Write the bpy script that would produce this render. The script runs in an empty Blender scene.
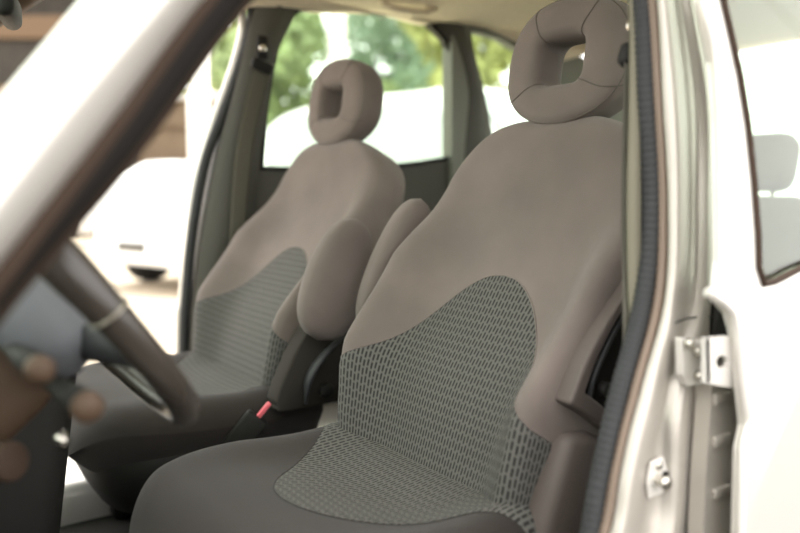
import bpy, bmesh, math, random
from mathutils import Vector, Matrix, noise
random.seed(7)
COL = bpy.context.scene.collection
R = math.radians

# ------------------------------------------------------------------ camera
CAM = Vector((-1.30, .68, 1.13)); YAW = R(55); PIT = math.atan(79.5/784); F = 784.0
DV = Vector((math.sin(YAW)*math.cos(PIT), -math.cos(YAW)*math.cos(PIT), -math.sin(PIT)))
RV = Vector((-math.cos(YAW), -math.sin(YAW), 0)); UV_ = RV.cross(DV)
def ray(x, y): return DV + RV*((x-400)/F) - UV_*((y-266.5)/F)
def side(x, y, X0, k=0.0):
    """point of the car's side surface X = X0 + k*(Z-1.1) seen in direction x,y (survey helper)"""
    n = Vector((1, 0, -k)); r = ray(x, y); P = Vector((X0, 0, 1.1))
    return CAM + r*((P-CAM).dot(n)/r.dot(n))
def dep(x, y, z): return CAM + ray(x, y)*z
def atY(x, y, Y):
    r = ray(x, y); return CAM + r*((Y-CAM.y)/r.y)

cd = bpy.data.cameras.new('camera'); cam = bpy.data.objects.new('camera', cd); COL.objects.link(cam)
cd.sensor_width = 36; cd.lens = 36*F/800; cd.clip_start = .02
cam.matrix_world = Matrix.Translation(CAM) @ Matrix((RV, UV_, -DV)).transposed().to_4x4()
cd.dof.use_dof = True; cd.dof.focus_distance = 1.27; cd.dof.aperture_fstop = 1.9
bpy.context.scene.camera = cam

# ------------------------------------------------------------------ materials
def lin(h):
    c = [int(h[i:i+2], 16)/255 for i in (0, 2, 4)]
    return [x/12.92 if x <= .04045 else ((x+.055)/1.055)**2.4 for x in c] + [1]
def setp(b, **k):
    for a, v in k.items():
        n = a.replace('_', ' ')
        if n in b.inputs: b.inputs[n].default_value = v
def mat(name, hexc, rough=.6, metal=0, var=0, scale=30, bump=0, bscale=200, **k):
    m = bpy.data.materials.new(name); m.use_nodes = True
    nt = m.node_tree; b = nt.nodes['Principled BSDF']
    c = lin(hexc); setp(b, Base_Color=c, Roughness=rough, Metallic=metal)
    for a, v in k.items(): setp(b, **{a: v})
    tc = nt.nodes.new('ShaderNodeTexCoord')
    if var:
        n = nt.nodes.new('ShaderNodeTexNoise'); n.inputs['Scale'].default_value = scale; n.inputs['Detail'].default_value = 6
        nt.links.new(tc.outputs['Object'], n.inputs['Vector'])
        r = nt.nodes.new('ShaderNodeValToRGB')
        r.color_ramp.elements[0].position = .3; r.color_ramp.elements[1].position = .7
        r.color_ramp.elements[0].color = [x*(1-var) for x in c[:3]]+[1]
        r.color_ramp.elements[1].color = [min(1, x*(1+var)) for x in c[:3]]+[1]
        nt.links.new(n.outputs['Fac'], r.inputs['Fac']); nt.links.new(r.outputs['Color'], b.inputs['Base Color'])
    if bump:
        n2 = nt.nodes.new('ShaderNodeTexNoise'); n2.inputs['Scale'].default_value = bscale
        nt.links.new(tc.outputs['Object'], n2.inputs['Vector'])
        bp = nt.nodes.new('ShaderNodeBump'); bp.inputs['Strength'].default_value = bump; bp.inputs['Distance'].default_value = .002
        nt.links.new(n2.outputs['Fac'], bp.inputs['Height']); nt.links.new(bp.outputs['Normal'], b.inputs['Normal'])
    return m
def weave(name, light, dark, pu, pv):
    """ribbed cloth: pale ribs with short dark dashes set in staggered rows, UV in metres"""
    m = bpy.data.materials.new(name); m.use_nodes = True; nt = m.node_tree; b = nt.nodes['Principled BSDF']
    setp(b, Roughness=.9)
    def M(op, a, c=None):
        n = nt.nodes.new('ShaderNodeMath'); n.operation = op
        for i, v in enumerate((a, c)):
            if v is None: continue
            if isinstance(v, (int, float)): n.inputs[i].default_value = v
            else: nt.links.new(v, n.inputs[i])
        return n.outputs[0]
    uv = nt.nodes.new('ShaderNodeUVMap'); sx = nt.nodes.new('ShaderNodeSeparateXYZ'); nt.links.new(uv.outputs[0], sx.inputs[0])
    u = M('DIVIDE', sx.outputs[0], pu); v = M('DIVIDE', sx.outputs[1], pv)
    col = M('FLOOR', u); odd = M('MODULO', M('ABSOLUTE', col), 2.0)
    v2 = M('ADD', v, M('MULTIPLY', odd, .22))
    fu = M('ABSOLUTE', M('SUBTRACT', M('FRACT', u), .5)); fv = M('ABSOLUTE', M('SUBTRACT', M('FRACT', v2), .5))
    def sm(x, a, bb):
        n = nt.nodes.new('ShaderNodeMapRange'); n.interpolation_type = 'SMOOTHSTEP'
        n.inputs['From Min'].default_value = a; n.inputs['From Max'].default_value = bb
        n.inputs['To Min'].default_value = 1; n.inputs['To Max'].default_value = 0
        nt.links.new(x, n.inputs['Value']); return n.outputs[0]
    dash = M('MULTIPLY', sm(fu, .12, .38), M('ADD', M('MULTIPLY', sm(fv, .26, .47), .8), .2))
    mix = nt.nodes.new('ShaderNodeMix'); mix.data_type = 'RGBA'
    mix.inputs['A'].default_value = lin(light); mix.inputs['B'].default_value = lin(dark)
    nt.links.new(dash, mix.inputs['Factor']); nt.links.new(mix.outputs['Result'], b.inputs['Base Color'])
    bp = nt.nodes.new('ShaderNodeBump'); bp.inputs['Strength'].default_value = .5; bp.inputs['Distance'].default_value = .0015
    inv = M('SUBTRACT', 1.0, dash); nt.links.new(inv, bp.inputs['Height']); nt.links.new(bp.outputs['Normal'], b.inputs['Normal'])
    return m
VEL = mat('velour', '6b615c', .95, var=.15, scale=7, bump=.5, bscale=900, Sheen_Weight=.12, Sheen_Roughness=.5)
VELD = mat('shaded_velour', '251f1b', .95, var=.15, scale=7, bump=.5, bscale=900, Sheen_Weight=.08)  # darker velour for cushions, the lower cabin's shade put into its colour
WEAVE = weave('woven_cloth', '5a5955', '242220', .0072, .0145)
PIPE = mat('piping', '5c544e', .8)
SIDEP = mat('side_vinyl', '574e4a', .6, bump=.3, bscale=400)
BLK = mat('black_plastic', '1e1d1b', .65, bump=.2, bscale=500, Specular_IOR_Level=.25)
SIDEB = mat('side_cover_plastic', '33302c', .85, bump=.2, bscale=500, Specular_IOR_Level=.15)
GRYP = mat('grey_plastic', '2f3032', .5, bump=.2, bscale=500, Specular_IOR_Level=.35)
DGR = mat('dark_recess', '1a1715', .8, Specular_IOR_Level=.12)
RIMM = mat('rim_leather', '37322d', .27, bump=.15, bscale=500)
PADM = mat('pad_plastic', '63666a', .6)
CHR = mat('chrome', 'c8c4bc', .2, 1)
PAINT = mat('silver_paint', 'd2cec8', .34, .35, Coat_Weight=.5, Coat_Roughness=.1)
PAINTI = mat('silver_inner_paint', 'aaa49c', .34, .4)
PLATE = mat('zinc_plate', 'cfcbc5', .4, .1)
SEAL = mat('rubber_seal', '333435', .7, Specular_IOR_Level=.2)
SEALB = mat('brown_rubber', '3a2e26', .8, Specular_IOR_Level=.15)
HEAD = mat('headliner', 'eee2cc', .95, var=.04, scale=60)
REFLM = mat('flange_reflection_brown', '75665a', .6, Specular_IOR_Level=.3)
QTR = mat('quarter_trim', '7b7d74', .7)
TRIM = mat('pillar_trim', '6b685a', .8, Specular_IOR_Level=.2)
TRIMD = mat('dark_trim', '4c4a44', .6)
TANP = mat('tan_plastic', '47372a', .6, Specular_IOR_Level=.3)
WEBB = mat('belt_webbing', '57544a', .8, bump=.4, bscale=600)
RED = mat('buckle_red', 'e26a74', .4)
CARP = mat('carpet', '2b2926', 1, var=.2, scale=200)
WHITE = mat('white_car_paint', 'e4e4e2', .3, Coat_Weight=.4)
DWIN = mat('tinted_glass', 'a9b2ae', .1)
TYRE = mat('tyre', '1d1d1d', .8)
GROUND = mat('pale_ground', 'b8ab98', .95, var=.12, scale=1.2)
BARK = mat('bark', '6a5a48', .9, var=.3, scale=20)
WALLB = mat('brown_wall', '7a6a58', .9, var=.15, scale=3)
WHW = mat('white_render', 'e8e4dc', .8)
BANDM = mat('timber_band_brown', '5c4a38', .9)
DARKW = mat('dark_timber', '2c2822', .9, var=.3, scale=4)
ORANGE = mat('orange_plastic', 'e0702c', .5)
BLUE = mat('blue_cloth', '6f86c4', .8)
SKIN = mat('skin', 'b98a6e', .7)
LEAF = [mat('leaf_green', '8a9c6a', .7, var=.3, scale=1.2), mat('leaf_yellow_green', 'aab06e', .7, var=.3, scale=1.2), mat('leaf_blue_green', '80987c', .7, var=.3, scale=1.2)]
def glass(name, tint, refl=.05):
    m = bpy.data.materials.new(name); m.use_nodes = True; nt = m.node_tree; nt.nodes.clear()
    o = nt.nodes.new('ShaderNodeOutputMaterial'); mx = nt.nodes.new('ShaderNodeMixShader')
    t = nt.nodes.new('ShaderNodeBsdfTransparent'); g = nt.nodes.new('ShaderNodeBsdfGlossy'); fr = nt.nodes.new('ShaderNodeFresnel')
    t.inputs[0].default_value = lin(tint); g.inputs['Roughness'].default_value = .01; ge = nt.nodes.new('ShaderNodeNewGeometry'); mr = nt.nodes.new('ShaderNodeMapRange')
    mr.inputs['To Min'].default_value = 1.45; mr.inputs['To Max'].default_value = 1/1.45
    nt.links.new(ge.outputs['Backfacing'], mr.inputs['Value']); nt.links.new(mr.outputs[0], fr.inputs[0])
    nt.links.new(fr.outputs[0], mx.inputs[0]); nt.links.new(t.outputs[0], mx.inputs[1]); nt.links.new(g.outputs[0], mx.inputs[2])
    nt.links.new(mx.outputs[0], o.inputs[0]); return m
GLASS = glass('window_glass', 'eef5ee')

# ------------------------------------------------------------------ mesh helpers
def ob(name, me, m, parent=None, smooth=True):
    me.materials.append(m)
    if smooth: me.polygons.foreach_set('use_smooth', [True]*len(me.polygons))
    o = bpy.data.objects.new(name, me); COL.objects.link(o)
    if parent is not None:
        o.parent = parent
        pw = Matrix.Identity(4); p = parent
        chain = []
        while p: chain.append(p); p = p.parent
        for p in reversed(chain): pw = pw @ p.matrix_basis
        me.transform(pw.inverted())
    return o
def mesh(name, vs, fs, m, parent=None, smooth=True, uvs=None):
    me = bpy.data.meshes.new(name); me.from_pydata([tuple(v) for v in vs], [], fs); me.update()
    if uvs:
        l = me.uv_layers.new(name='UVMap')
        for lp in me.loops: l.data[lp.index].uv = uvs[lp.vertex_index]
    bm = bmesh.new(); bm.from_mesh(me); bmesh.ops.recalc_face_normals(bm, faces=bm.faces); bm.to_mesh(me); bm.free()
    return ob(name, me, m, parent, smooth)
def grid(name, rows, m, parent=None, closed=False, caps=False, smooth=True, uvs=None, wrapr=False):
    nr, nc = len(rows), len(rows[0]); vs = [p for r_ in rows for p in r_]; fs = []
    for i in range(nr if wrapr else nr-1):
        for j in range(nc if closed else nc-1):
            i2 = (i+1) % nr; j2 = (j+1) % nc
            fs.append((i*nc+j, i*nc+j2, i2*nc+j2, i2*nc+j))
    if caps: fs.append(tuple(range(nc))); fs.append(tuple((nr-1)*nc+j for j in range(nc)))
    return mesh(name, vs, fs, m, parent, smooth, uvs)
def bez(pts, n=8):
    """catmull-rom through the points"""
    P = [Vector(p) for p in pts]; out = []
    for i in range(len(P)-1):
        p0 = P[i-1] if i else P[0]*2-P[1]; p1, p2 = P[i], P[i+1]; p3 = P[i+2] if i+2 < len(P) else P[-1]*2-P[-2]
        for k in range(n):
            t = k/n
            out.append(.5*((2*p1)+(p2-p0)*t+(2*p0-5*p1+4*p2-p3)*t*t+(3*p1-p0-3*p2+p3)*t**3))
    out.append(P[-1]); return out
def frames(path, closed=False):
    n = len(path); T = []
    for i in range(n):
        a = path[(i-1) % n] if closed or i else path[0]; b = path[(i+1) % n] if closed or i < n-1 else path[-1]
        T.append((b-a).normalized())
    ref = Vector((0, 0, 1)) if abs(T[0].z) < .9 else Vector((1, 0, 0))
    N = [(ref-T[0]*ref.dot(T[0])).normalized()]
    for i in range(1, n): N.append((N[-1]-T[i]*N[-1].dot(T[i])).normalized())
    return T, N
def tube(name, path, rad, m, parent=None, closed=False, seg=12, flat=1.0, ref=None):
    path = [Vector(p) for p in path]; T, N = frames(path, closed); rows = []
    for i, p in enumerate(path):
        n = N[i]
        if ref is not None: n = (Vector(ref)-T[i]*Vector(ref).dot(T[i])).normalized()
        b = T[i].cross(n); r_ = rad[i] if isinstance(rad, (list, tuple)) else rad
        rows.append([p+n*(math.cos(2*math.pi*k/seg)*r_)+b*(math.sin(2*math.pi*k/seg)*r_*flat) for k in range(seg)])
    return grid(name, rows, m, parent, closed=True, caps=not closed, wrapr=closed)
def rbox(name, c, s, m, parent=None, bev=.01, rot=None, seg=3):
    bm = bmesh.new(); bmesh.ops.create_cube(bm, size=1)
    bmesh.ops.scale(bm, vec=Vector(s), verts=bm.verts)
    if bev: bmesh.ops.bevel(bm, geom=bm.edges[:], offset=min(bev, min(s)*.49), segments=seg, affect='EDGES', profile=.5)
    M_ = Matrix.Translation(Vector(c))
    if rot is not None: M_ = M_ @ rot.to_4x4()
    bm.transform(M_); me = bpy.data.meshes.new(name); bm.to_mesh(me); bm.free()
    return ob(name, me, m, parent)
def basis(x, y, z): return Matrix((Vector(x).normalized(), Vector(y).normalized(), Vector(z).normalized())).transposed()
def cyl(name, a, b, r0, m, parent=None, r1=None, seg=24, bev=0):
    a = Vector(a); b = Vector(b); r1 = r0 if r1 is None else r1; L = (b-a).length
    e = min(bev, L*.4); d = (b-a).normalized()
    pts = [a, a+d*e, b-d*e, b] if e else [a, b]
    rr = [r0-e, r0, r1, r1-e] if e else [r0, r1]
    return tube(name, pts, rr, m, parent, seg=seg)
def slab(name, poly, nrm, th, m, parent=None, bev=0, smooth=False, holes=None):
    """thick plate: outline poly (3D, planar-ish) extruded by nrm*th; holes are cut as inner outlines"""
    nrm = Vector(nrm).normalized(); bm = bmesh.new()
    def ring(pl, off): return [bm.verts.new(Vector(p)+off) for p in pl]
    if not holes:
        a = ring(poly, Vector()); b = ring(poly, nrm*th); bm.faces.new(a); bm.faces.new(b); n = len(a)
        for i in range(n): bm.faces.new((a[i], a[(i+1) % n], b[(i+1) % n], b[i]))
    else:
        for off in (Vector(), nrm*th):
            es = []
            for pl in [poly]+holes:
                v = ring(pl, off); es += [bm.edges.new((v[i], v[(i+1) % len(v)])) for i in range(len(v))]
            bmesh.ops.triangle_fill(bm, use_beauty=True, edges=es)
        for pl in [poly]+holes:
            a = ring(pl, Vector()); b = ring(pl, nrm*th); n = len(a)
            for i in range(n): bm.faces.new((a[i], a[(i+1) % n], b[(i+1) % n], b[i]))
        bmesh.ops.remove_doubles(bm, verts=bm.verts, dist=1e-5)
    bmesh.ops.recalc_face_normals(bm, faces=bm.faces)
    me = bpy.data.meshes.new(name); bm.to_mesh(me); bm.free()
    o = ob(name, me, m, parent, smooth)
    if bev:
        md = o.modifiers.new('b', 'BEVEL'); md.width = bev; md.segments = 2; md.limit_method = 'ANGLE'; md.angle_limit = R(50)
    return o
def thing(name, loc, label, cat, group=None):
    o = bpy.data.objects.new(name, None); COL.objects.link(o); o.location = loc; o.empty_display_size = .1
    o['label'] = label; o['category'] = cat
    if group: o['group'] = group
    return o
def tag(o, label, cat, group=None):
    o['label'] = label; o['category'] = cat
    if group: o['group'] = group
    return o
def struct(o): o['kind'] = 'structure'; return o
def ip(t, xs, ys):
    if t <= xs[0]: return ys[0]
    for i in range(len(xs)-1):
        if t <= xs[i+1]:
            k = (t-xs[i])/(xs[i+1]-xs[i]); k = k*k*(3-2*k)*.3+k*.7
            return ys[i]+(ys[i+1]-ys[i])*k
    return ys[-1]
def lip(t, xs, ys):
    if t <= xs[0]: i = 0
    elif t >= xs[-1]: i = len(xs)-2
    else: i = max(j for j in range(len(xs)-1) if xs[j] <= t)
    return ys[i]+(ys[i+1]-ys[i])*(t-xs[i])/(xs[i+1]-xs[i])

def smooth(a):
    c = bez([(0, 0, 0), (.15, .035, 0), (.32, .17, 0), (.5, .41, 0), (.75, .78, 0), (1, 1, 0)], 6) if not SMC else SMC
    if not SMC: SMC.extend(c)
    return lip(a, [p.x for p in c], [p.y for p in c])
SMC = []
# ------------------------------------------------------------------ front seats
TH = R(27); SB = Vector((0, -math.sin(TH), math.cos(TH))); NB = Vector((0, math.cos(TH), math.sin(TH)))
S0, S1 = -.09, .596
def bw(s):                                   # half width of the backrest
    w = ip(s, [-.09, .0, .12, .28, .36, .42], [.222, .240, .258, .268, .265, .260])
    if s > .40: w *= max(0.0, 1-((s-.40)/(S1-.40))**2.9)**.5
    return w
def bt(s): return .062*(1 if s < .53 else max(.0, 1-((s-.53)/(S1-.53))**2.4)**.5)
def roll(q): return max(0.0, 1-abs(q)**6)**(1/2.6)
def bbol(q, s):
    a = abs(q); k = math.exp(-((a-.90)/.22)**2) if a < .90 else 1-.15*((a-.90)/.10)
    f = ip(s, [-.09, .02, .12, .30, .46, .54], [.45, .75, 1, .85, .15, 0])
    return .088*k*f
def bcurve(s): return .022*math.exp(-((s-.10)/.12)**2) + .045*max(0, min(1, (s-.38)/.2))**1.5
def bfront(q, s): return bt(s)*roll(q)+bbol(q, s)*max(0, min(1, (1-abs(q))*14+.15))+bcurve(s)-.062
def bp(o, q, s, off=0): return o+Vector((q*bw(s), 0, 0))+SB*s+NB*(bfront(q, s)+off)
def bnorm(o, q, s):
    e = 1e-3; a = bp(o, q+e, s)-bp(o, q-e, s); b = bp(o, q, s+e)-bp(o, q, s-e); n = a.cross(b).normalized()
    return n if n.dot(NB) > 0 else -n
YF = .440
def cw(y): return ip(y, [-.06, .05, .2, .3], [.255, .270, .275, .272])*(1 if y < .22 else max(0, 1-((y-.22)/(YF-.22))**2.5)**.47)
def cz(q, y):
    a = abs(q); k = math.exp(-((a-.85)/.22)**2)
    r_ = max(0, 1-a**7)**(1/2.4)
    e = 1 if y < .33 else max(0, 1-((y-.33)/(YF-.33))**2.4)**.5
    return .645+(.055+.028*k*ip(y, [-.06, 0, .2, .34, .42], [.8, 1, .8, .25, 0])-.02*math.exp(-((y-.12)/.12)**2)*(1-a*a))*r_*e+.012*e*ip(y, [.1, .3], [0, 1])-.10*(1-e)
def seat(xc, yo, outb, label):
    O = Vector((xc, -.055+yo, .715)); OX = Vector((xc, yo-(.03 if outb < 0 else .055), 0))
    t = thing('front_seat', (xc, .15+yo, .36), label, 'car seat', 'front seats')
    # backrest -------------------------------------------------
    rows = []; ns = 64
    for i in range(ns+1):
        v = i/ns; s = S0+(S1-S0)*(1-(1-v)**1.6)-(1e-4 if i == ns else 0)
        loop = []; n = 56
        for k in range(n):
            a = math.pi*k/(n-1); q = math.cos(a); q = math.copysign(abs(q)**.55, q)
            loop.append(bp(O, q*.9995, s))
        for k in range(1, 20):
            a = math.pi*k/20; q = -math.cos(a); q = math.copysign(abs(q)**.6, q)
            loop.append(O+Vector((q*bw(s), 0, 0))+SB*s-NB*(bt(s)*.9*roll(q*.999)+.062-.02*bt(s)/.062)*1.0)
        rows.append(loop)
    back = grid('backrest', rows, VEL, t, closed=True, caps=True)
    arch = lambda q: .066+.238*(1-smooth(abs(q)))
    rows = []; uv = []; nu, nv = 90, 50
    qs = []
    for i in range(nu+1):
        q = math.sin((i/nu*2-1)*math.pi/2)*.999; qs.append(math.copysign(abs(q)**.8, q))
    al = [0]
    for i in range(nu): al.append(al[-1]+(bp(O, qs[i+1], .1)-bp(O, qs[i], .1)).length)
    for i in range(nu+1):
        q = math.sin((i/nu*2-1)*math.pi/2)*.999; q = math.copysign(abs(q)**.8, q)
        top = arch(q); r_ = []
        for j in range(nv+1):
            s = -.06+(top+.06)*j/nv; n = bnorm(O, q*.995, s)
            edge = min(1, (1-j/nv)*12)
            r_.append(bp(O, q, s)+n*(.0004+.0022*edge)); uv.append((al[i]+.1, s))
        rows.append(r_)
    grid('backrest_insert', rows, WEAVE, t, uvs=uv)
    pts = []
    for i in range(121):
        q = math.sin((i/120*2-1)*math.pi/2)*.985; pts.append(bp(O, q, arch(q))+bnorm(O, q, arch(q))*.0004)
    tube('backrest_seam', pts, .0012, VEL, t, seg=6)
    # bolster seam running up the outer edge of the front face
    # cushion --------------------------------------------------
    rows = []; n = 56
    ys = [-.06+(YF+.06)*(1-(1-i/50)**1.5) for i in range(51)]; ys[-1] = YF-1e-4
    for y in ys:
        loop = []; w = cw(y)
        for k in range(n):
            a = math.pi*k/(n-1); q = math.cos(a); q = math.copysign(abs(q)**.55, q)
            loop.append(OX+Vector((q*w, y, cz(q*.999, y))))
        for k in range(1, 16):
            a = math.pi*k/16; q = -math.cos(a); q = math.copysign(abs(q)**.5, q)
            e = 1 if y < .3 else 1-.85*((y-.3)/(YF-.3))**2
            loop.append(OX+Vector((q*w*.93, y, .645-.09*e*(1-abs(q)**6)-.02)))
        rows.append(loop)
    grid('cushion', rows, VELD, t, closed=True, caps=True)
    carch = lambda q: .02+.225*(1-smooth(abs(q)))
    rows = []; uv = []
    for i in range(nu+1):
        q = math.sin((i/nu*2-1)*math.pi/2)*.99; top = carch(q); r_ = []
        for j in range(41):
            y = -.05+(top+.05)*j/40; edge = min(1, (1-j/40)*10); w = cw(y)
            r_.append(OX+Vector((q*w, y, cz(q, y)+.0006+.002*edge))); uv.append((q*.29, y))
        rows.append(r_)
    grid('cushion_insert', rows, WEAVE, t, uvs=uv)
    pts = [OX+Vector((q*cw(carch(q)), carch(q), cz(q, carch(q))+.0008)) for q in [math.sin((i/80*2-1)*math.pi/2)*.985 for i in range(81)]]
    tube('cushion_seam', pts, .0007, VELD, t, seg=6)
    # skirt under the cushion: rounded valance
    rows = []
    for (z, ins) in [(.64, .012), (.60, .0), (.57, .0), (.53, .012), (.49, .03), (.48, .06)]:
        loop = []
        for k in range(60):
            a = 2*math.pi*k/60; c, s_ = math.cos(a), math.sin(a)
            x = math.copysign(abs(c)**.5, c)*(.257-ins); y = math.copysign(abs(s_)**(.65 if s_ > 0 else .4), s_)
            y = .15+y*((.24 if s_ > 0 else .24)-ins); loop.append(OX+Vector((x, y, z)))
        rows.append(loop)
    grid('seat_base', rows, BLK, t, closed=True, caps=True)
    for sx in (-1, 1): rbox('seat_rail', (xc+sx*.15, .05+yo, .42), (.045, .36, .13), BLK, t, .008)
    # headrest: rounded ring with a square opening ---------------------------------
    HC = Vector((xc+(-.018 if outb < 0 else .004), -.315+yo, 1.329)); th = R(8)
    HU = Vector((0, -math.sin(th), math.cos(th))); HN = Vector((0, math.cos(th), math.sin(th)))
    def out(a):
        c, s_ = math.cos(a), math.sin(a)
        x = math.copysign(abs(c)**.86, c)*.136; y = math.copysign(abs(s_)**.78, s_)*(.113 if s_ > 0 else .101)
        if s_ < 0: x *= 1-.17*abs(s_)**2
        return x, y
    def inn(a):
        c, s_ = math.cos(a), math.sin(a)
        return math.copysign(abs(c)**.35, c)*.047, math.copysign(abs(s_)**.35, s_)*.038+.006
    def hp(a, b, off=0):
        ox, oy = out(a); ix, iy = inn(a); mx, my = (ox+ix)/2, (oy+iy)/2; hx, hy = (ox-ix)/2, (oy-iy)/2
        cb, sb = math.cos(b), math.sin(b)
        k = math.copysign(abs(cb)**.62, cb); d_ = math.copysign(abs(sb)**.72, sb)*(.036 if sb > 0 else .052)
        return HC+Vector((mx+hx*k, 0, 0))+HU*(my+hy*k)+HN*(d_*(1-.15*(k+1)/2)+off-.12*(mx+hx*k)**2*4)
    rows = [[hp(2*math.pi*i/120, 2*math.pi*j/44) for j in range(44)] for i in range(120)]
    h = grid('headrest', rows, VEL, t, closed=True, wrapr=True)
    for a0, a1 in ((R(50), R(70)), (R(130), R(118)), (R(222), R(200)), (R(318), R(335))):
        pts = []
        for k in range(25):
            f = k/24; b = math.pi*.93-(math.pi*.86)*f; pts.append(hp(a0+(a1-a0)*f, b, .0003))
        tube('headrest_seam', pts, .0011, PIPE, h, seg=6)
    tube('headrest_seam', [hp(2*math.pi*i/90, R(33), .0002) for i in range(90)], .0011, PIPE, h, closed=True, seg=6)
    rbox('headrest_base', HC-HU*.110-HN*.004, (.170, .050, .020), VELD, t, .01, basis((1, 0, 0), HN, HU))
    for sx in (-1, 1): cyl('headrest_post', HC-HU*.17+Vector((sx*.06, 0, 0)), HC-HU*.10+Vector((sx*.06, 0, 0)), .006, CHR, t)
    # raised armrest on the inboard side --------------------------------------------
    ix = -outb
    ax = xc+ix*.33
    A0 = Vector((ax, .020+yo, .845)); A1 = Vector((ax, -.205+yo, 1.108))
    if outb < 0: A0 = side(378, 312, -.055); A1 = side(412, 222, -.055); A0.x = A1.x = -.055
    else: A0 = side(325, 316, .05); A1 = side(349, 242, .05); A0.x = A1.x = .05
    by = -.05 if outb > 0 else -.16
    d = (A1-A0); L = d.length; d.normalize(); nn = Vector((0, -d.z, d.y))
    if nn.y < 0: nn = -nn
    rows = []
    for i in range(33):
        f = -1+2*i/32; e = max(0, 1-abs(f)**3.2)**.5
        wd = (.060 if f < 0 else .060-.014*f)*(1.15 if outb > 0 else .9)*e+.0005; thk = .028*max(0, 1-abs(f)**6)**.5+.0005
        loop = []
        for k in range(28):
            a = 2*math.pi*k/28; c, s_ = math.cos(a), math.sin(a)
            loop.append((A0+A1)/2+d*(f*(L/2+.05))+nn*(math.copysign(abs(c)**.8, c)*wd)+Vector((math.copysign(abs(s_)**.6, s_)*thk, 0, 0)))
        rows.append(loop)
    grid('armrest', rows, VEL, t, closed=True, caps=True)
    # armrest bracket / inboard plastic side cover
    bx = xc+ix*.29
    prof = [(-.13, .665), (.050, .66), (.068, .675), (.066, .70), (.02, .79), (-.03, .84), (-.10, .82), (-.14, .70)]
    br = slab('armrest_bracket', [Vector((bx-ix*.03, y+yo+by, z+.02)) for y, z in [(p.x, p.y) for p in bez([(a, b, 0) for a, b in prof+prof[:1]], 4)[:-1]]], (ix, 0, 0), .050, SIDEB, t, .016, True)
    piv = Vector((bx+ix*.025, -.035+yo+by, .715))
    cyl('pivot_bolt', piv, piv+Vector((ix*.014, 0, 0)), .016, BLK, br, bev=.003)
    lv = bez([piv+Vector((ix*.01, .05, -.02)), piv+Vector((ix*.016, .045, .03)), piv+Vector((ix*.016, .01, .075)), piv+Vector((ix*.01, -.055, .12))], 8)
    tube('recline_lever', lv, [.004+.009*math.sin(math.pi*(i+.6)/(len(lv)+.2)) for i in range(len(lv))], GRYP, t, seg=10, flat=.6)
    # outboard side: vinyl side panel low down and framed recess with release lever
    sx = xc+outb*.268
    def sp(n_, s, dx=0): return Vector((sx+outb*dx, 0, 0))+Vector((0, O.y, O.z))+SB*s+NB*n_
    sv = [(.016, -.075), (.028, .02), (.036, .088), (.0, .105), (-.11, .105), (-.12, -.075)]
    slab('side_panel', [sp(a, b, -.05) for a, b in sv], (outb, 0, 0), .052, SIDEP, t, .016, True)
    rec = [(.062, .125), (.058, .20), (.030, .30), (-.012, .41), (-.06, .42), (-.09, .30), (-.09, .125)]
    ro = [(p.x, p.y) for p in bez([(a, b, 0) for a, b in rec+rec[:1]], 4)[:-1]]
    cx_ = sum(a for a, b in ro)/len(ro); cy_ = sum(b for a, b in ro)/len(ro)
    inr = [(cx_+(a-cx_)*.74, cy_+(b-cy_)*.84) for a, b in ro]
    fr = slab('side_recess_frame', [sp(a, b, -.03) for a, b in ro], (outb, 0, 0), .036, SIDEP, t, .004, False, holes=[[sp(a, b, -.03) for a, b in inr]])
    slab('recess_plate', [sp(a, b, -.028) for a, b in inr], (outb, 0, 0), .022, DGR, fr, 0)
    tube('release_lever', bez([sp(.022, .145, -.002), sp(.030, .18, .0), sp(.018, .26, .0), sp(-.012, .34, -.002)], 6), .004, GRYP, fr, seg=8)
    cyl('lever_knob', sp(.0, .165, -.01), sp(.0, .165, .006), .010, BLK, fr, bev=.002)
    return t
seat(-.352, 0, -1, 'taupe velour front seat nearest the camera, behind the steering wheel, woven patterned centre')
seat(.400, -.015, 1, 'far front passenger seat with armrest folded up beside open door, partly behind the wheel')

# ------------------------------------------------------------------ buckles and belts
bk = thing('belt_buckle', (.04, .03, .56), 'seat belt buckle with red button between the two front seats', 'belt buckle')
P0 = dep(254, 422, 1.56); P1 = dep(268, 405, 1.56)
dd = (P1-P0).normalized()
rbox('buckle_body', P0-dd*.03, (.026, .05, .09), BLK, bk, .006, basis(Vector((0, 0, 1)).cross(dd), dd.cross(Vector((0, 0, 1)).cross(dd)), dd))
rbox('release_button', (P0+P1)/2+dd*.002, (.011, .010, (P1-P0).length+.008), RED, bk, .003, basis(Vector((0, 0, 1)).cross(dd), dd.cross(Vector((0, 0, 1)).cross(dd)), dd))
tube('buckle_stalk', [P0-dd*.06, Vector((.05, .0, .50)), Vector((.05, -.02, .38))], .008, BLK, bk)

def belt(pts, anchor, label, X):
    t = thing('seat_belt', pts[-1], label, 'seat belt')
    tube('webbing', bez(pts, 8), .024, WEBB, t, seg=8, flat=.06, ref=(0, 1, 0))
    a = Vector(anchor)
    rbox('guide_loop', a, (.018, .062, .03), BLK, t, .008, Matrix.Rotation(R(18), 3, 'X'))
    rbox('anchor_cover', a+Vector((.008 if X > 0 else -.008, -.006, .05)), (.014, .03, .06), BLK, t, .006)
    cyl('anchor_bolt', a+Vector((-.012 if X > 0 else .012, 0, .045)), a+Vector((0, 0, .045)), .010, CHR, t, bev=.002)
    return t
K = -.16
def fs(x, y, d=0): return side(x, y, .745-d, K)
belt([fs(262, 72, .035), fs(252, 110, .035), fs(243, 160, .035), fs(238, 230, .03), fs(236, 330, .03), fs(236, 420, .03)], fs(262, 66, .04),
     'dark seat belt hanging down the far door pillar behind the passenger seat', 1)
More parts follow.
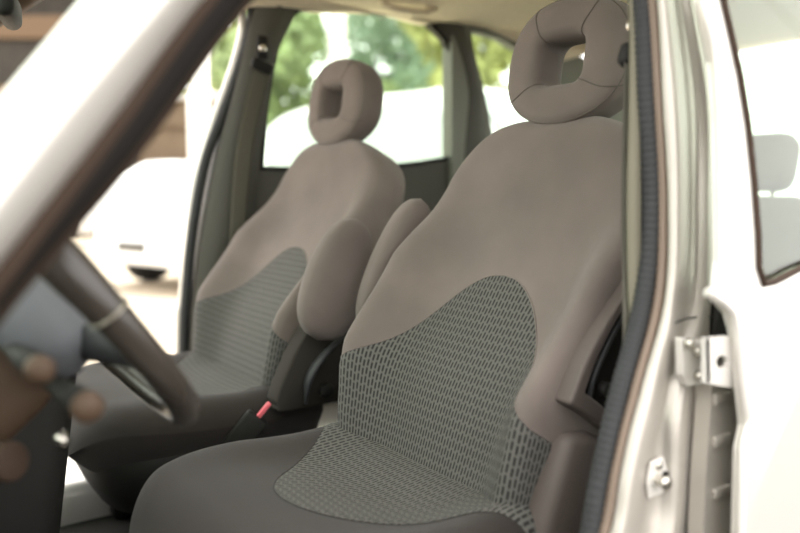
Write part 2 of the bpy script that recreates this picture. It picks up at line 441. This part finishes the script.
belt([side(637, 64, -.68, .1), side(636, 110, -.675, .1), side(634, 200, -.675, .1), side(636, 330, -.69, .1), side(632, 480, -.70, .1)], side(637, 62, -.675, .1),
     'seat belt against the near door pillar beside the driver headrest', -1)

# ------------------------------------------------------------------ car body
car = thing('car_body', (0, -.4, .2), 'silver car body with open front doors around the seats, nearest car', 'car')
def surf(name, cols, ys, m, parent, X0k=.10, back=.03, smooth=True):
    """solid strip: cols = [(list of x at ys, X depth)], lofted along the rows, closed with a back face"""
    rows = []
    yy = []
    for i in range(len(ys)-1): yy += [ys[i]+(ys[i+1]-ys[i])*k/6 for k in range(6)]
    yy.append(ys[-1])
    cp = [([v.x for v in bez([(a, 0, 0) for a in c], 6)], X) for c, X in cols]
    for i, y in enumerate(yy):
        r_ = [side(c[i], y, X, X0k) for c, X in cp]
        if back: r_ = r_+[r_[-1]+Vector((back, 0, 0)), r_[0]+Vector((back, 0, 0))]
        rows.append(r_)
    return grid(name, rows, m, parent, closed=bool(back), caps=bool(back), smooth=smooth)
YS = [-430, -150, 0, 100, 200, 300, 400, 470, 533, 760, 900]
def ex(v): # values at 0..533 -> add extrapolated rows
    return [v[0]-36, v[0]-13]+v+[v[-1]-30, v[-1]-34]
# pillar trim seen just inside the seal
surf('b_pillar_trim', [([594, 617, 630, 631, 629, 630, 634], -.695), ([598, 622, 636, 639, 641, 641, 641], -.702)], [-430, -150, 0, 100, 200, 300, 345], TRIM, car, back=.004)
# ribbed rubber seal (tube with fine ribs)
c = ex([642, 646, 651, 643, 617, 601, 590]); cc = [v.x for v in bez([(a, 0, 0) for a in c], 14)]
yy = [v.x for v in bez([(a, 0, 0) for a in YS], 14)]
pth = [side(a, b, -.705, .1) for a, b in zip(cc, yy)]
pth2 = []
for i in range(len(pth)-1):
    n_ = max(1, int((pth[i+1]-pth[i]).length/.0022))
    pth2 += [pth[i].lerp(pth[i+1], k/n_) for k in range(n_)]
tube('door_seal', pth2, [.0108+.0009*math.sin(i*2*math.pi/3) for i in range(len(pth2))], SEAL, car, seg=14)
surf('flange_reflection', [(ex([646, 652, 657, 653, 627, 610, 597]), -.712), (ex([652, 657, 662, 656, 631, 614, 602]), -.722), (ex([657, 662, 668, 664, 637, 620, 609]), -.726)], YS, REFLM, car, back=.006)  # flange edge; dark reflection of the ground put into its brown colour
bpil = surf('b_pillar', [
    (ex([656, 661, 667, 663, 636, 619, 608]), -.722),
    (ex([660, 667, 671, 668, 645, 628, 617]), -.735),
    (ex([668, 678, 681, 676, 652, 636, 624]), -.738),
    (ex([676, 688, 690, 686, 664, 648, 636]), -.725),
    (ex([684, 698, 700, 696, 668, 664, 658]), -.722),
    (ex([690, 706, 706, 704, 673, 671, 668]), -.735),
    (ex([693, 711, 711, 709, 690, 686, 680]), -.728),
    (ex([697, 713, 714, 711, 705, 699, 695]), -.722)], YS, PAINTI, car, back=.012)
surf('door_gap_seal', [(ex([696, 712, 713, 711, 704, 698, 694]), -.718), (ex([704, 719, 719, 718, 712, 706, 702]), -.712), (ex([712, 727, 727, 740, 742, 740, 738]), -.700)], YS, DGR, car, back=.02)
# striker on the pillar
S = side(655, 478, -.727, .1)
st = slab('striker_plate', [S+Vector((0, y, z)) for y, z in [(-.016, -.018), (.014, -.020), (.018, .0), (.012, .022), (-.010, .024), (-.018, .006)]], (-1, .2, 0), .004, PLATE, car, .001)
cyl('striker_bolt', S, S+Vector((-.018, .004, 0)), .0062, CHR, st, bev=.002)
cyl('striker_head', S+Vector((-.015, .004, 0)), S+Vector((-.021, .004, 0)), .0085, CHR, st, bev=.002)
cyl('striker_hole', S+Vector((-.003, -.012, .001)), S+Vector((-.006, -.012, .001)), .006, DGR, st)
cyl('striker_screw', S+Vector((-.003, .0, .016)), S+Vector((-.007, .0, .016)), .005, CHR, st, bev=.001)
# small dimple seams pressed in the pillar
tube('pillar_crease', bez([side(675, 323, -.734, .1), side(690, 318, -.731, .1), side(712, 316, -.722, .1)], 4), .0012, SEAL, car, seg=6)

# near A pillar
def apl(pts, X): return bez([side(x, y, X, .25) for x, y in pts], 8)
A = [([(215, -170), (80, 0), (0, 97), (-160, 290)], -.700),
     ([(255, -170), (110, 0), (20, 100), (-130, 300)], -.745),
     ([(300, -170), (150, 0), (58, 110), (-95, 310)], -.765),
     ([(310, -170), (170, 0), (70, 120), (-80, 320)], -.760),
     ([(335, -170), (188, 0), (92, 125), (-65, 325)], -.735),
     ([(350, -170), (206, 0), (108, 130), (-50, 330)], -.715)]
cols = [apl(p, X) for p, X in A]; cols += [[v+Vector((.05, 0, .01)) for v in cols[-1]], [v+Vector((.05, 0, -.005)) for v in cols[0]]]
grid('a_pillar', [list(x) for x in zip(*cols)], PAINT, car, closed=True, caps=True)
pt = apl([(366, -170), (220, 0), (118, 136), (24, 246), (-50, 335)], -.700)
tube('a_pillar_seal', pt, .016, DGR, car, seg=12)
tube('a_pillar_seal', apl([(356, -170), (208, 0), (109, 134), (-45, 335)], -.712), .008, SEALB, car, seg=10)
tube('a_pillar_trim', apl([(382, -170), (234, 0), (128, 144), (32, 256), (-40, 345)], -.675), .013, SEALB, car, seg=12)
# far side pillars and frames
def farstrip(name, a, b, X, m, th=.03, k=K, parent=None):
    A_ = bez([side(x, y, X, k) for x, y in a], 8); B_ = bez([side(x, y, X, k) for x, y in b], 8)
    rows = [[p, (p+q)/2+Vector((-.012, 0, 0)), q, q+Vector((th, 0, 0)), p+Vector((th, 0, 0))] for p, q in zip(A_, B_)]
    return grid(name, rows, m, parent or car, closed=True, caps=True)
farstrip('b_pillar_trim', [(258, -4), (243, 60), (217, 160), (201, 250), (191, 345), (188, 470), (186, 600)],
         [(304, -2), (277, 55), (266, 120), (258, 175), (252, 260), (250, 345), (250, 600)], .745, TRIMD, .05)
sp_ = bez([side(x, y, .765, K) for x, y in [(205, -12), (243, -2), (252, 14), (245, 50), (225, 110), (206, 160), (193, 230), (187, 290), (184, 345), (183, 470), (181, 600)]], 8)
tube('door_seal', sp_, .013, SEAL, car, seg=12)
sp_ = bez([side(x, y, .79, K) for x, y in [(238, 2), (242, 30), (232, 70), (212, 125), (196, 180), (188, 240), (182, 300), (179, 345), (178, 600)]], 8)
tube('pillar_edge', sp_, .012, PAINT, car, seg=12)
farstrip('c_pillar_trim', [(432, 14), (452, 45), (463, 90), (459, 125), (454, 170), (452, 300)], [(468, 14), (474, 50), (484, 90), (490, 120), (496, 170), (500, 300)], .745, TRIMD, .05)
farstrip('roof_rail', [(160, -30), (215, -10), (258, -8), (320, -14), (400, -10), (450, 0), (520, 20), (600, 50)],
         [(165, 4), (215, 2), (258, 6), (320, 9), (390, 12), (432, 22), (470, 22), (560, 62)], .735, HEAD, .06)
q0 = [(468, 30), (472, 60), (486, 110), (489, 140), (500, 158), (544, 156), (552, 120), (550, 80), (538, 60), (500, 38)]
# quarter panel below/around the rear side glass
bodyq = [(452, 0), (452, 420), (700, 420), (700, 120), (560, 45), (470, 12)]
slab('quarter_panel', [side(x, y, .74, K) for x, y in bodyq], (1, 0, .1), .05, QTR, car, 0, holes=[[side(x, y, .74, K) for x, y in q0]])
struct_q = slab('quarter_glass', [side(x, y, .765, K) for x, y in q0], (1, 0, .16), .004, GLASS, car)
# headliner: arched shell with thickness
def hl(x, y, dz=0):
    u = abs(x)/.70
    return Vector((x, y, 1.668-.040*u**3-(.05*max(0, y-.05)**2*3)-.06*max(0, -1.1-y)+dz))
xs = [-.66+1.32*i/24 for i in range(25)]; ysn = [.34-2.3*j/30 for j in range(31)]
rows = [[hl(x, y) for x in xs]+[hl(x, y, .012) for x in reversed(xs)] for y in ysn]
grid('headliner', rows, HEAD, car, closed=True, caps=True)
rows = [[hl(x*1.06, y, .03) for x in xs]+[hl(x*1.06, y, .045) for x in reversed(xs)] for y in [.40-2.45*j/30 for j in range(31)]]
grid('roof_skin', rows, PAINT, car, closed=True, caps=True)
# near roof rail over the door openings
tube('roof_rail', bez([side(268, -150, -.71, .25), side(300, -215, -.70, .25), (-.69, .16, 1.585), (-.69, -.2, 1.645), (-.69, -.9, 1.65), (-.70, -1.9, 1.58)], 6), .035, PAINT, car, seg=12)
# floor, sills, tunnel, firewall, rear
rbox('floor_pan', (0, -.55, .33), (1.40, 3.0, .04), CARP, car, .01)
rbox('sill', (-.755, -.35, .37), (.13, 2.6, .16), PAINTI, car, .03)
rbox('sill', (.71, -.35, .37), (.27, 2.6, .15), PAINT, car, .03)  # lighter paint than the near sill, sunlight put into its colour
rbox('firewall', (0, 1.02, .66), (1.40, .05, .66), BLK, car, .01)
rbox('tailgate', (0, -2.02, .72), (1.36, .06, .68), TRIMD, car, .03)
slab('rear_glass', [(-.62, -2.03, 1.06), (.62, -2.03, 1.06), (.56, -1.92, 1.57), (-.56, -1.92, 1.57)], (0, -1, .2), .004, GLASS, car)
for sx in (-1, 1): slab('tailgate_post', [(sx*.62, -2.03, 1.02), (sx*.71, -2.02, 1.02), (sx*.66, -1.90, 1.60), (sx*.56, -1.92, 1.59)], (0, -1, .2), .05, TRIMD, car, .01)
rbox('rear_side_panel', (-.70, -1.62, .85), (.06, .8, .85), TRIMD, car, .02)
rbox('hood', (0, 1.42, .93), (1.42, .80, .10), PAINT, car, .04, Matrix.Rotation(R(-10), 3, 'X'))
for sx in (-1, 1): rbox('fender', (sx*.77, 1.30, .62), (.10, .95, .62), PAINT, car, .04)
# windscreen
wp = [Vector((-.66, .98, 1.02)), Vector((.66, .98, 1.02)), Vector((.58, .34, 1.585)), Vector((-.58, .34, 1.585))]
slab('windscreen', wp, (0, .64, .76), .005, GLASS, car)
tube('a_pillar', bez([(.74, 1.02, .99), (.71, .80, 1.19), (.66, .50, 1.44), (.64, .32, 1.58)], 6), .04, TANP, car, seg=12)
gh = tube('grab_handle', bez([side(378, -4, .70, K), side(383, 3, .66, K), side(400, 9, .645, K), side(425, 12, .645, K), side(436, 7, .66, K), side(441, 0, .70, K)], 6), .010, HEAD, None, seg=10)
tag(gh, 'beige grab handle on the roof lining above the far rear window', 'handle')

# ------------------------------------------------------------------ rear door near side (closed)
rd = thing('rear_door', side(740, 533, -.80), 'silver rear door at the right edge, with hinge showing, nearest the camera', 'car door')
edge = [(697, -430), (701, -200), (703, -60), (703, 0), (716, 60), (721, 120), (722, 200), (722, 260), (720, 284), (713, 290), (713, 296), (722, 302), (732, 313), (737, 330), (741, 360), (745, 400), (748, 425), (743, 450), (741, 533), (738, 700), (738, 900)]
win = [(690, -200), (712, -60), (722, 0), (730, 34), (739, 75), (747, 124), (753, 180), (757, 235), (758, 268), (763, 284), (775, 281), (800, 268), (860, 246), (960, 205), (1120, 140)]
SK = .12
def ds(x, y, X=-.79): return side(x, y, X, SK if y < 290 else .02)
def ds2(x, y, X=-.79): return side(x, y, X, SK)
b1 = [ds2(*p) for p in edge]
far_b = [Vector((-.80, -1.02, .42)), Vector((-.79, -1.06, 1.12)), Vector((-.735, -1.06, 1.60))]
poly = b1+far_b
w1 = [ds2(*p) for p in win]
wl = [Vector((-.785, -.95, 1.14)), Vector((-.745, -.95, 1.49))]
w1 = [p for p in w1 if p.y > -.9]+[Vector((ds2(860, 246).x, -.93, 1.12)), Vector((-.745, -.93, 1.50))]
skin = slab('door_skin', poly, (1, 0, -SK), .012, PAINT, rd, 0, holes=[w1])
tube('door_edge_flange', bez(b1, 4), .006, PAINT, rd, seg=10)
nskin = Vector((1, 0, -SK)).normalized()
tube('window_seal', [p-nskin*.001 for p in w1], .0042, SEALB, rd, closed=True, seg=8)
slab('window_glass', [p+nskin*.006 for p in w1], nskin, .004, GLASS, rd)
# inner frame seen in the gap, with pressed ribs
inner = [(712, 340), (738, 340), (742, 400), (745, 425), (740, 450), (738, 533), (736, 900), (695, 900), (703, 533), (706, 470), (711, 400)]
ip_ = slab('inner_panel', [side(x, y, -.752, .1) for x, y in inner], (1, 0, 0), .02, PAINTI, rd, 0)
for y0 in (398, 440, 492, 560, 640):
    rbox('pressed_rib', side(722, y0, -.754, .1), (.006, .034, .014), PAINTI, ip_, .003, seg=3)
inner2 = [(703, -300), (712, 60), (718, 200), (717, 300), (718, 335), (742, 335), (742, 300), (724, 280), (722, 60), (708, -300)]
hp0 = [(705, 338), (729, 336), (737, 342), (738, 385), (733, 388), (705, 383)]
hole = [(722+6*math.cos(a*.5236), 362+6.5*math.sin(a*.5236)) for a in range(12)]
hg = slab('hinge', [side(x, y, -.798, .0) for x, y in hp0], (1, 0, 0), .005, PLATE, rd, 0, holes=[[side(x, y, -.798, 0) for x, y in hole]])
slab('hinge_base', [side(x, y, -.766, 0) for x, y in [(682, 338), (705, 341), (708, 384), (688, 386), (683, 375)]], (1, 0, 0), .010, PLATE, hg, .001)
slab('hinge_knuckle', [side(701, 342, -.766), side(704, 384, -.766), side(706, 384, -.798), side(705, 338, -.798)], (0, -1, 0), .008, PLATE, hg, .001)
for bx_, by_ in ((686, 343), (694, 351), (696, 375)):
    B = side(bx_, by_, -.767, 0); cyl('hinge_bolt', B, B+Vector((-.009, 0, 0)), .0062, CHR, hg, seg=6, bev=.0015)
tube('wiring_sleeve', bez([side(718, 300, -.742), side(716, 325, -.748), side(713, 345, -.745)], 5), .004, BLK, rd, seg=8)

# ------------------------------------------------------------------ far rear door (closed)
frd = thing('rear_door', (.78, -.62, .45), 'far rear door with large side window behind the passenger seat', 'car door')
fw = [(262, 168), (265, 120), (270, 80), (278, 40), (287, 18), (300, 9), (350, 9), (400, 14), (428, 21), (445, 38), (456, 70), (462, 110), (460, 135), (455, 157), (420, 163), (385, 167), (320, 170)]
fo = [(250, 600), (252, 260), (256, 150), (266, 60), (284, 2), (330, -6), (420, 0), (456, 20), (470, 60), (478, 120), (480, 600)]
FX = .762
fp = slab('door_panel', [side(x, y, FX, K) for x, y in fo], (1, 0, -K*-1), .03, TRIMD, frd, 0, holes=[[side(x, y, FX, K) for x, y in fw]])
slab('window_glass', [side(x, y, FX+.016, K) for x, y in fw], (1, 0, .16), .004, GLASS, frd)
tube('window_seal', [side(x, y, FX-.002, K) for x, y in fw], .007, BLK, frd, closed=True, seg=8)
rbox('door_trim', (.735, -.62, .95), (.05, .62, .20), TRIMD, frd, .02)

# near front door, swung wide open (out of view, added to block low sky light)
fd = thing('unseen_front_door', (-.86, .99, .35), 'unseen silver front door with black inner panel, added open to shade the cabin', 'car door')
dv = Vector((-math.sin(R(87)), -math.cos(R(87)), 0)); dn = Vector((-dv.y, dv.x, 0)); H0 = Vector((-.86, .99, 0))
def fdp(l, z, o=0): return H0+dv*l+dn*o+Vector((0, 0, z))
slab('door_skin', [fdp(0, .36), fdp(.98, .36), fdp(1.02, .7), fdp(1.0, 1.06), fdp(0, 1.0)], -dn, .05, PAINT, fd, .01)  # skin of the added unseen door
slab('unseen_door_card', [fdp(.04, .40, .004), fdp(.94, .40, .004), fdp(.97, .7, .004), fdp(.95, 1.03, .004), fdp(.04, .97, .004)], dn, .05, BLK, fd, .02)
tube('unseen_door_window_frame', bez([fdp(.02, 1.0, -.02), fdp(.30, 1.30, -.02), fdp(.62, 1.50, -.02), fdp(.90, 1.53, -.02), fdp(1.0, 1.06, -.02)], 6), .022, PAINT, fd)
slab('window_glass', [fdp(.05, 1.02, -.02), fdp(.30, 1.28, -.02), fdp(.62, 1.48, -.02), fdp(.89, 1.51, -.02), fdp(.98, 1.06, -.02)], dn, .004, GLASS, fd)
rbox('armrest', fdp(.55, .78, .07), (.40, .06, .05), BLK, fd, .02, Matrix.Rotation(math.atan2(dv.y, dv.x), 3, 'Z'))

# ------------------------------------------------------------------ rear seats, three separate ones
for i, x in enumerate((-.44, 0, .44)):
    t = thing('rear_seat', (x, -1.15, .36), ['grey rear seat behind the driver seat', 'grey middle rear seat seen through the driver headrest opening', 'grey rear seat behind the far passenger seat'][i], 'car seat', 'rear seats')
    rbox('backrest', (x, -1.40, .86), (.40, .14, .50), VEL, t, .05, Matrix.Rotation(R(20), 3, 'X'))
    rbox('cushion', (x, -1.12, .60), (.41, .48, .16), VEL, t, .05)
    rbox('headrest', (x, -1.50, 1.20), (.24, .10, .17), VEL, t, .045, Matrix.Rotation(R(15), 3, 'X'))
    for sx in (-1, 1): cyl('headrest_post', (x+sx*.06, -1.49, 1.03), (x+sx*.06, -1.50, 1.16), .007, CHR, t)
    rbox('seat_frame', (x, -1.12, .44), (.34, .38, .18), BLK, t, .02)

# ------------------------------------------------------------------ dashboard, column, wheel
da = thing('dashboard', (0, .85, .55), 'dark dashboard at the lower left behind the steering column', 'dashboard')
prof = [(.66, .60), (.62, .74), (.64, .86), (.72, .955), (.82, .995), (1.0, 1.0), (1.0, .56), (.72, .54)]
pp = [(p.x, p.y) for p in bez([(a, b, 0) for a, b in prof+prof[:1]], 5)[:-1]]
rows = [[Vector((x, a, b)) for a, b in pp] for x in (-.69, -.66, -.3, 0, .3, .66, .69)]
grid('dash_body', rows, BLK, da, closed=True, caps=True)
rbox('centre_stack', (.02, .60, .66), (.20, .33, .54), BLK, da, .04, Matrix.Rotation(R(8), 3, 'X'))
rbox('console_tray', (0, .46, .43), (.24, .20, .10), GRYP, da, .03)
pk = rbox('knee_panel', (-.40, .62, .62), (.50, .10, .24), BLK, da, .035, Matrix.Rotation(R(-12), 3, 'X'))
rbox('lower_tray', (-.40, .66, .47), (.44, .14, .10), GRYP, da, .03)

UPW = Vector((0, .616, .788)); NW = Vector((0, -.788, .616))
WC = Vector((-.38, .492, 1.016)); RW = .190
sw = thing('steering_wheel', WC, 'dark leather steering wheel at the left with thick grips and metal ring', 'steering wheel')
RX = Vector((1, 0, 0))
def wpt(a, r_=RW, o=0): return WC+RX*(math.cos(a)*r_)+UPW*(math.sin(a)*r_)+NW*o
n = 120; rad = []
for i in range(n):
    a = 360*i/n
    g = max(math.exp(-((((a-b+180) % 360)-180)/24)**2) for b in (25, 155))
    rad.append(.0165+.0055*g)
tube('rim', [wpt(2*math.pi*i/n) for i in range(n)], rad, RIMM, sw, closed=True, seg=18)
for a in (R(180), R(0)):
    tube('rim_ring', [wpt(a-.007), wpt(a+.007)], ( .0205), mat('satin_metal', '8d877c', .4, .8), sw, seg=20)
rows = []
for (o, k) in [(-.035, .55), (-.03, .9), (.0, 1.05), (.022, 1.0), (.038, .85), (.046, .5), (.048, .1)]:
    loop = []
    for i in range(48):
        a = 2*math.pi*i/48; c_, s_ = math.cos(a), math.sin(a)
        loop.append(WC+RX*(math.copysign(abs(c_)**.75, c_)*.112*k)+UPW*(math.copysign(abs(s_)**.75, s_)*.074*k+.008)+NW*(o-.050))
    rows.append(loop)
grid('airbag_pad', rows, PADM, sw, closed=True, caps=True)
for a in (R(200), R(-20)):
    pts = [WC+(wpt(a)-WC)*f-NW*(.055*(1-f)) for f in (.35, .6, .8, .97)]
    tube('spoke', pts, [.024, .018, .014, .013], GRYP, sw, seg=10, flat=.6)

sc_ = thing('steering_column', WC-NW*.12, 'steering column shroud with stalks at the lower left below the wheel', 'steering column')
ax_ = -NW
rows = []
for (o, w_, h_) in [(.045, .035, .04), (.055, .045, .05), (.10, .052, .058), (.16, .052, .06), (.24, .05, .055)]:
    loop = []
    for i in range(32):
        a = 2*math.pi*i/32; c_, s_ = math.cos(a), math.sin(a)
        loop.append(WC+ax_*o-UPW*.022+RX*(math.copysign(abs(c_)**.6, c_)*w_)+UPW*(math.copysign(abs(s_)**.6, s_)*h_))
    rows.append(loop)
grid('shroud', rows, TANP, sc_, closed=True, caps=True)
def stalk(tip, Y0, r_, name='control_stalk', m=BLK):
    tip = Vector(tip); root = Vector((-.43, Y0, tip.z-.005)); d = (tip-root).normalized()
    s_ = tube(name, [root, root.lerp(tip, .35), root.lerp(tip, .6), tip-d*.012], [r_*.6, r_*.75, r_, r_*1.05], m, sc_, seg=16)
    tube('stalk_cap', [tip-d*.014, tip-d*.004, tip, tip+d*.002], [r_*1.12, r_*1.12, r_*.8, r_*.3], TANP, s_, seg=16)
stalk(side(42, 371, -.60), .56, .011)
stalk(side(90, 409, -.60), .525, .0125)
B = side(14, 462, -.47)
cyl('ignition_barrel', B+Vector((.06, .03, -.01)), B, .020, SEALB, sc_, bev=.004)
cyl('key_ring_plate', side(58, 434, -.50), side(66, 446, -.50), .006, CHR, sc_)
mi = thing('rear_view_mirror', (0, .44, 1.50), 'rear view mirror at the top left corner seen past the pillar', 'mirror')
rbox('mirror_housing', dep(8, 8, 1.25), (.14, .03, .05), BLK, mi, .015, Matrix.Rotation(R(-15), 3, 'Z'))
tube('mirror_arm', [dep(8, 8, 1.25)+Vector((0, .02, .01)), Vector((0, .46, 1.5))], .008, BLK, mi)

# ------------------------------------------------------------------ outdoors
g = rbox('ground', (0, 0, -.05), (160, 160, .1), GROUND, None, 0); struct(g)
def tube_cam(x, y, z): return dep(x, y, z)
def parked(px, z, L, H, ang, label, m=WHITE, W=1.75, shift=0):
    k = dep(px, 187, z); loc = Vector((k.x, k.y, 0))+Vector((math.cos(ang), math.sin(ang), 0))*L*shift; t = thing('parked_car', (0, 0, 0), label, 'car', 'parked cars')
    # side profile (length along local x)
    st_ = [(-.5, .45, .52, .30), (-.49, .62, .9, .30), (-.36, .66, 1.05, .26), (-.22, .97, 1.05, .26), (-.05, 1.0, 1.05, .26), (.15, 1.0, 1.05, .26), (.30, .92, 1.05, .26), (.42, .66, 1.03, .26), (.49, .6, .95, .30), (.5, .45, .6, .34)]
    rows = []
    for fx, top, wv, low in st_:
        tz = H*top; hw = W/2*min(1, wv); wz = H*.60; x = fx*L
        c_ = tz > wz+.1
        up = hw*(.78 if c_ else .9)
        rows.append([Vector((x, -hw*.93, low)), Vector((x, -hw, min(wz, tz)*.6)), Vector((x, -hw*.98, min(wz, tz*.9))), Vector((x, -up, tz*.97)), Vector((x, -up*.6, tz)), Vector((x, up*.6, tz)), Vector((x, up, tz*.97)), Vector((x, hw*.98, min(wz, tz*.9))), Vector((x, hw, min(wz, tz)*.6)), Vector((x, hw*.93, low))])
    rows = [[bez([r_[j] for r_ in rows], 4)[i] for j in range(10)] for i in range(len(bez([r_[0] for r_ in rows], 4)))]
    grid('body', rows, m, t, closed=True, caps=True)
    for sy in (-1, 1):
        hw = W/2
        for x0, x1, x2, x3 in ((-.27, -.19, -.01, -.01), (.01, .01, .17, .28)):
            slab('side_window', [(x0*L, sy*hw*.99, H*.64), (x1*L, sy*hw*.85, H*.91), (x2*L, sy*hw*.85, H*.93), (x3*L, sy*hw*.99, H*.64)], (0, sy, .3), .012, DWIN, t)
    slab('windscreen', [(-.355*L, -hw*.8, H*.70), (-.355*L, hw*.8, H*.70), (-.225*L, hw*.68, H*.95), (-.225*L, -hw*.68, H*.95)], (-1, 0, .6), .02, DWIN, t)
    for sx in (-.32, .31):
        for sy in (-1, 1):
            a = Vector((sx*L, sy*(W/2+.01), .32)); w_ = cyl('wheel', a, a-Vector((0, sy*.2, 0)), .32, TYRE, t, bev=.03)
            cyl('hub_cap', a+Vector((0, sy*.004, 0)), a-Vector((0, sy*.02, 0)), .19, CHR, w_)
    for sy in (-1, 1):
        rbox('headlamp', (-.485*L, sy*W*.36, H*.46), (.06, .30, .13), DWIN, t, .03)
        rbox('tail_lamp', (.488*L, sy*W*.40, H*.52), (.06, .18, .24), RED, t, .03)
    rbox('bumper', (-.497*L, 0, H*.28), (.10, W*.9, .22), m, t, .05)
    rbox('number_plate', (-.502*L-.03, 0, H*.33), (.02, .50, .11), TRIMD, t, .005)
    t.location = loc; t.rotation_euler = (0, 0, ang)
    return t
parked(132, 8.3, 4.1, 1.5, R(-72), 'white car standing beyond the far open door, front end facing the steering wheel', shift=.5)
parked(100, 15.5, 4.2, 1.6, R(38), 'white parked car farther left, its rear showing past the steering wheel', shift=-.5)
parked(430, 6.3, 4.3, 1.83, R(8), 'white car seen through the far rear window')
parked(600, 9.5, 4.3, 1.8, R(60), 'white car behind the rear quarter window')

def tree(px, z, H, W, mi_, label):
    k = dep(px, 187, z); t = thing('tree', (k.x, k.y, 0), label, 'tree', 'trees beyond the cars')
    tube('trunk', bez([(k.x, k.y, 0), (k.x+.1, k.y, H*.25), (k.x-.1, k.y+.1, H*.55)], 4), [.22-.012*i for i in range(9)], BARK, t)
    vs, fs_ = [], []; rr = random.Random(int(px*7+z))
    cl = [(rr.gauss(0, .38), rr.gauss(0, .38), rr.uniform(.2, 1.0)) for _ in range(26)]
    for _ in range(5200):
        c_ = rr.choice(cl); v = Vector((rr.gauss(0, 1), rr.gauss(0, 1), rr.gauss(0, 1))).normalized()*rr.uniform(.7, 1)*W*.20
        p = Vector((k.x+c_[0]*W*.6, k.y+c_[1]*W*.6, c_[2]*H))+v; s_ = rr.uniform(.10, .22)
        a = Vector((rr.gauss(0, 1), rr.gauss(0, 1), rr.gauss(0, 1))).normalized(); b = a.orthogonal().normalized()
        i = len(vs); vs += [p-a*s_, p-b*s_*.6, p+a*s_, p+b*s_*.6]; fs_.append((i, i+1, i+2, i+3))
    me = bpy.data.meshes.new('crown'); me.from_pydata([tuple(v) for v in vs], [], fs_); me.update()
    ob('crown', me, LEAF[mi_], t)
tree(222, 36, 8.5, 4.2, 1, 'light green tree beside the far door pillar, left of the rear window')
tree(285, 19, 5.6, 3.6, 0, 'green tree at the left of the far rear window')
tree(385, 29, 8, 4.6, 2, 'blue green tree in the middle of the far rear window')
tree(475, 18, 6, 3.6, 1, 'yellowish green tree at the right of the far rear window')
tree(20, 27, 10, 5, 0, 'dark tree at the top left corner beyond the windscreen')

def post(x0, x1, z, H, label, name='white_post'):
    a = dep((x0+x1)/2, 187, z); r_ = (x1-x0)/2/F*z
    t = thing(name, (a.x, a.y, 0), label, 'post')
    cyl('shaft', (a.x, a.y, 0), (a.x, a.y, H), r_, WHW, t); rbox('foot', (a.x, a.y, .1), (r_*3, r_*3, .2), WHW, t, .02)
    return t
post(331, 347, 14, 6, 'white post rising behind the far headrest in the rear window')
post(190, 211, 11.5, 3.4, 'broad white post seen between the near pillar and far door pillar')
sh = thing('shed', dep(190, 187, 26)*1.0-Vector((0, 0, 1.13)), 'low brown building with flat roof seen over the white car', 'building')
bd = basis(RV, -DV.cross(RV).cross(RV)*-1, (0, 0, 1)) if False else Matrix.Rotation(math.atan2(RV.y, RV.x), 3, 'Z')
c0 = dep(190, 187, 26)
rbox('shed_wall', (c0.x, c0.y, 1.75), (5.2, 3, 2.5), WALLB, sh, .03, bd)
rbox('shed_roof', (c0.x, c0.y, 3.9), (6.0, 3.6, .2), WHW, sh, .05, bd)
rbox('shed_fascia', (c0.x, c0.y, 3.4), (5.4, 3.2, .9), WALLB, sh, .03, bd)
rbox('shed_plinth', (c0.x, c0.y, .3), (5.3, 3.1, .6), WALLB, sh, .03, bd)
c1 = dep(-60, 187, 19)
ho = thing('timber_building', (c1.x, c1.y, 0), 'dark timber building behind the windscreen at the top left', 'building')
rbox('wall', (c1.x, c1.y, 2.8), (8.5, 3, 5.6), DARKW, ho, .03, bd)
for zz, m_ in ((4.6, BANDM), (3.1, BANDM)):
    cc_ = c1 - Vector((DV.x, DV.y, 0)).normalized()*1.55
    rbox('timber_band', (cc_.x, cc_.y, zz), (8.5, .12, .5), m_, ho, .02, bd)
rbox('eave', (c1.x, c1.y, 5.75), (9, 4, .3), DARKW, ho, .05, bd)

dark_strip = rbox('ground', (-11.4, 0, .004), (21, 60, .012), mat('bounce_cut_strip', '3a3835', .95, var=.2, scale=6), None, 0); struct(dark_strip)  # unseen dark strip, added to cut light bouncing off the near ground
# ------------------------------------------------------------------ light
w = bpy.data.worlds.new('world'); bpy.context.scene.world = w; w.use_nodes = True
bg = w.node_tree.nodes['Background']; bg.inputs[0].default_value = (1.0, .975, .945, 1); bg.inputs[1].default_value = 4.6
sd = bpy.data.lights.new('sun', 'SUN'); sd.energy = 5; sd.angle = R(4); sd.color = (1, .93, .82)
so = bpy.data.objects.new('sun', sd); COL.objects.link(so)
so.rotation_euler = Vector((.12, -.25, .95)).to_track_quat('Z', 'Y').to_euler()
sc = bpy.context.scene
sc.view_settings.view_transform = 'Standard'; sc.view_settings.look = 'None'; sc.view_settings.gamma = 1; sc.view_settings.exposure = 0
sc.view_settings.use_curve_mapping = False
sc.cycles.max_bounces = 8; sc.cycles.transparent_max_bounces = 16; sc.cycles.sample_clamp_indirect = 8
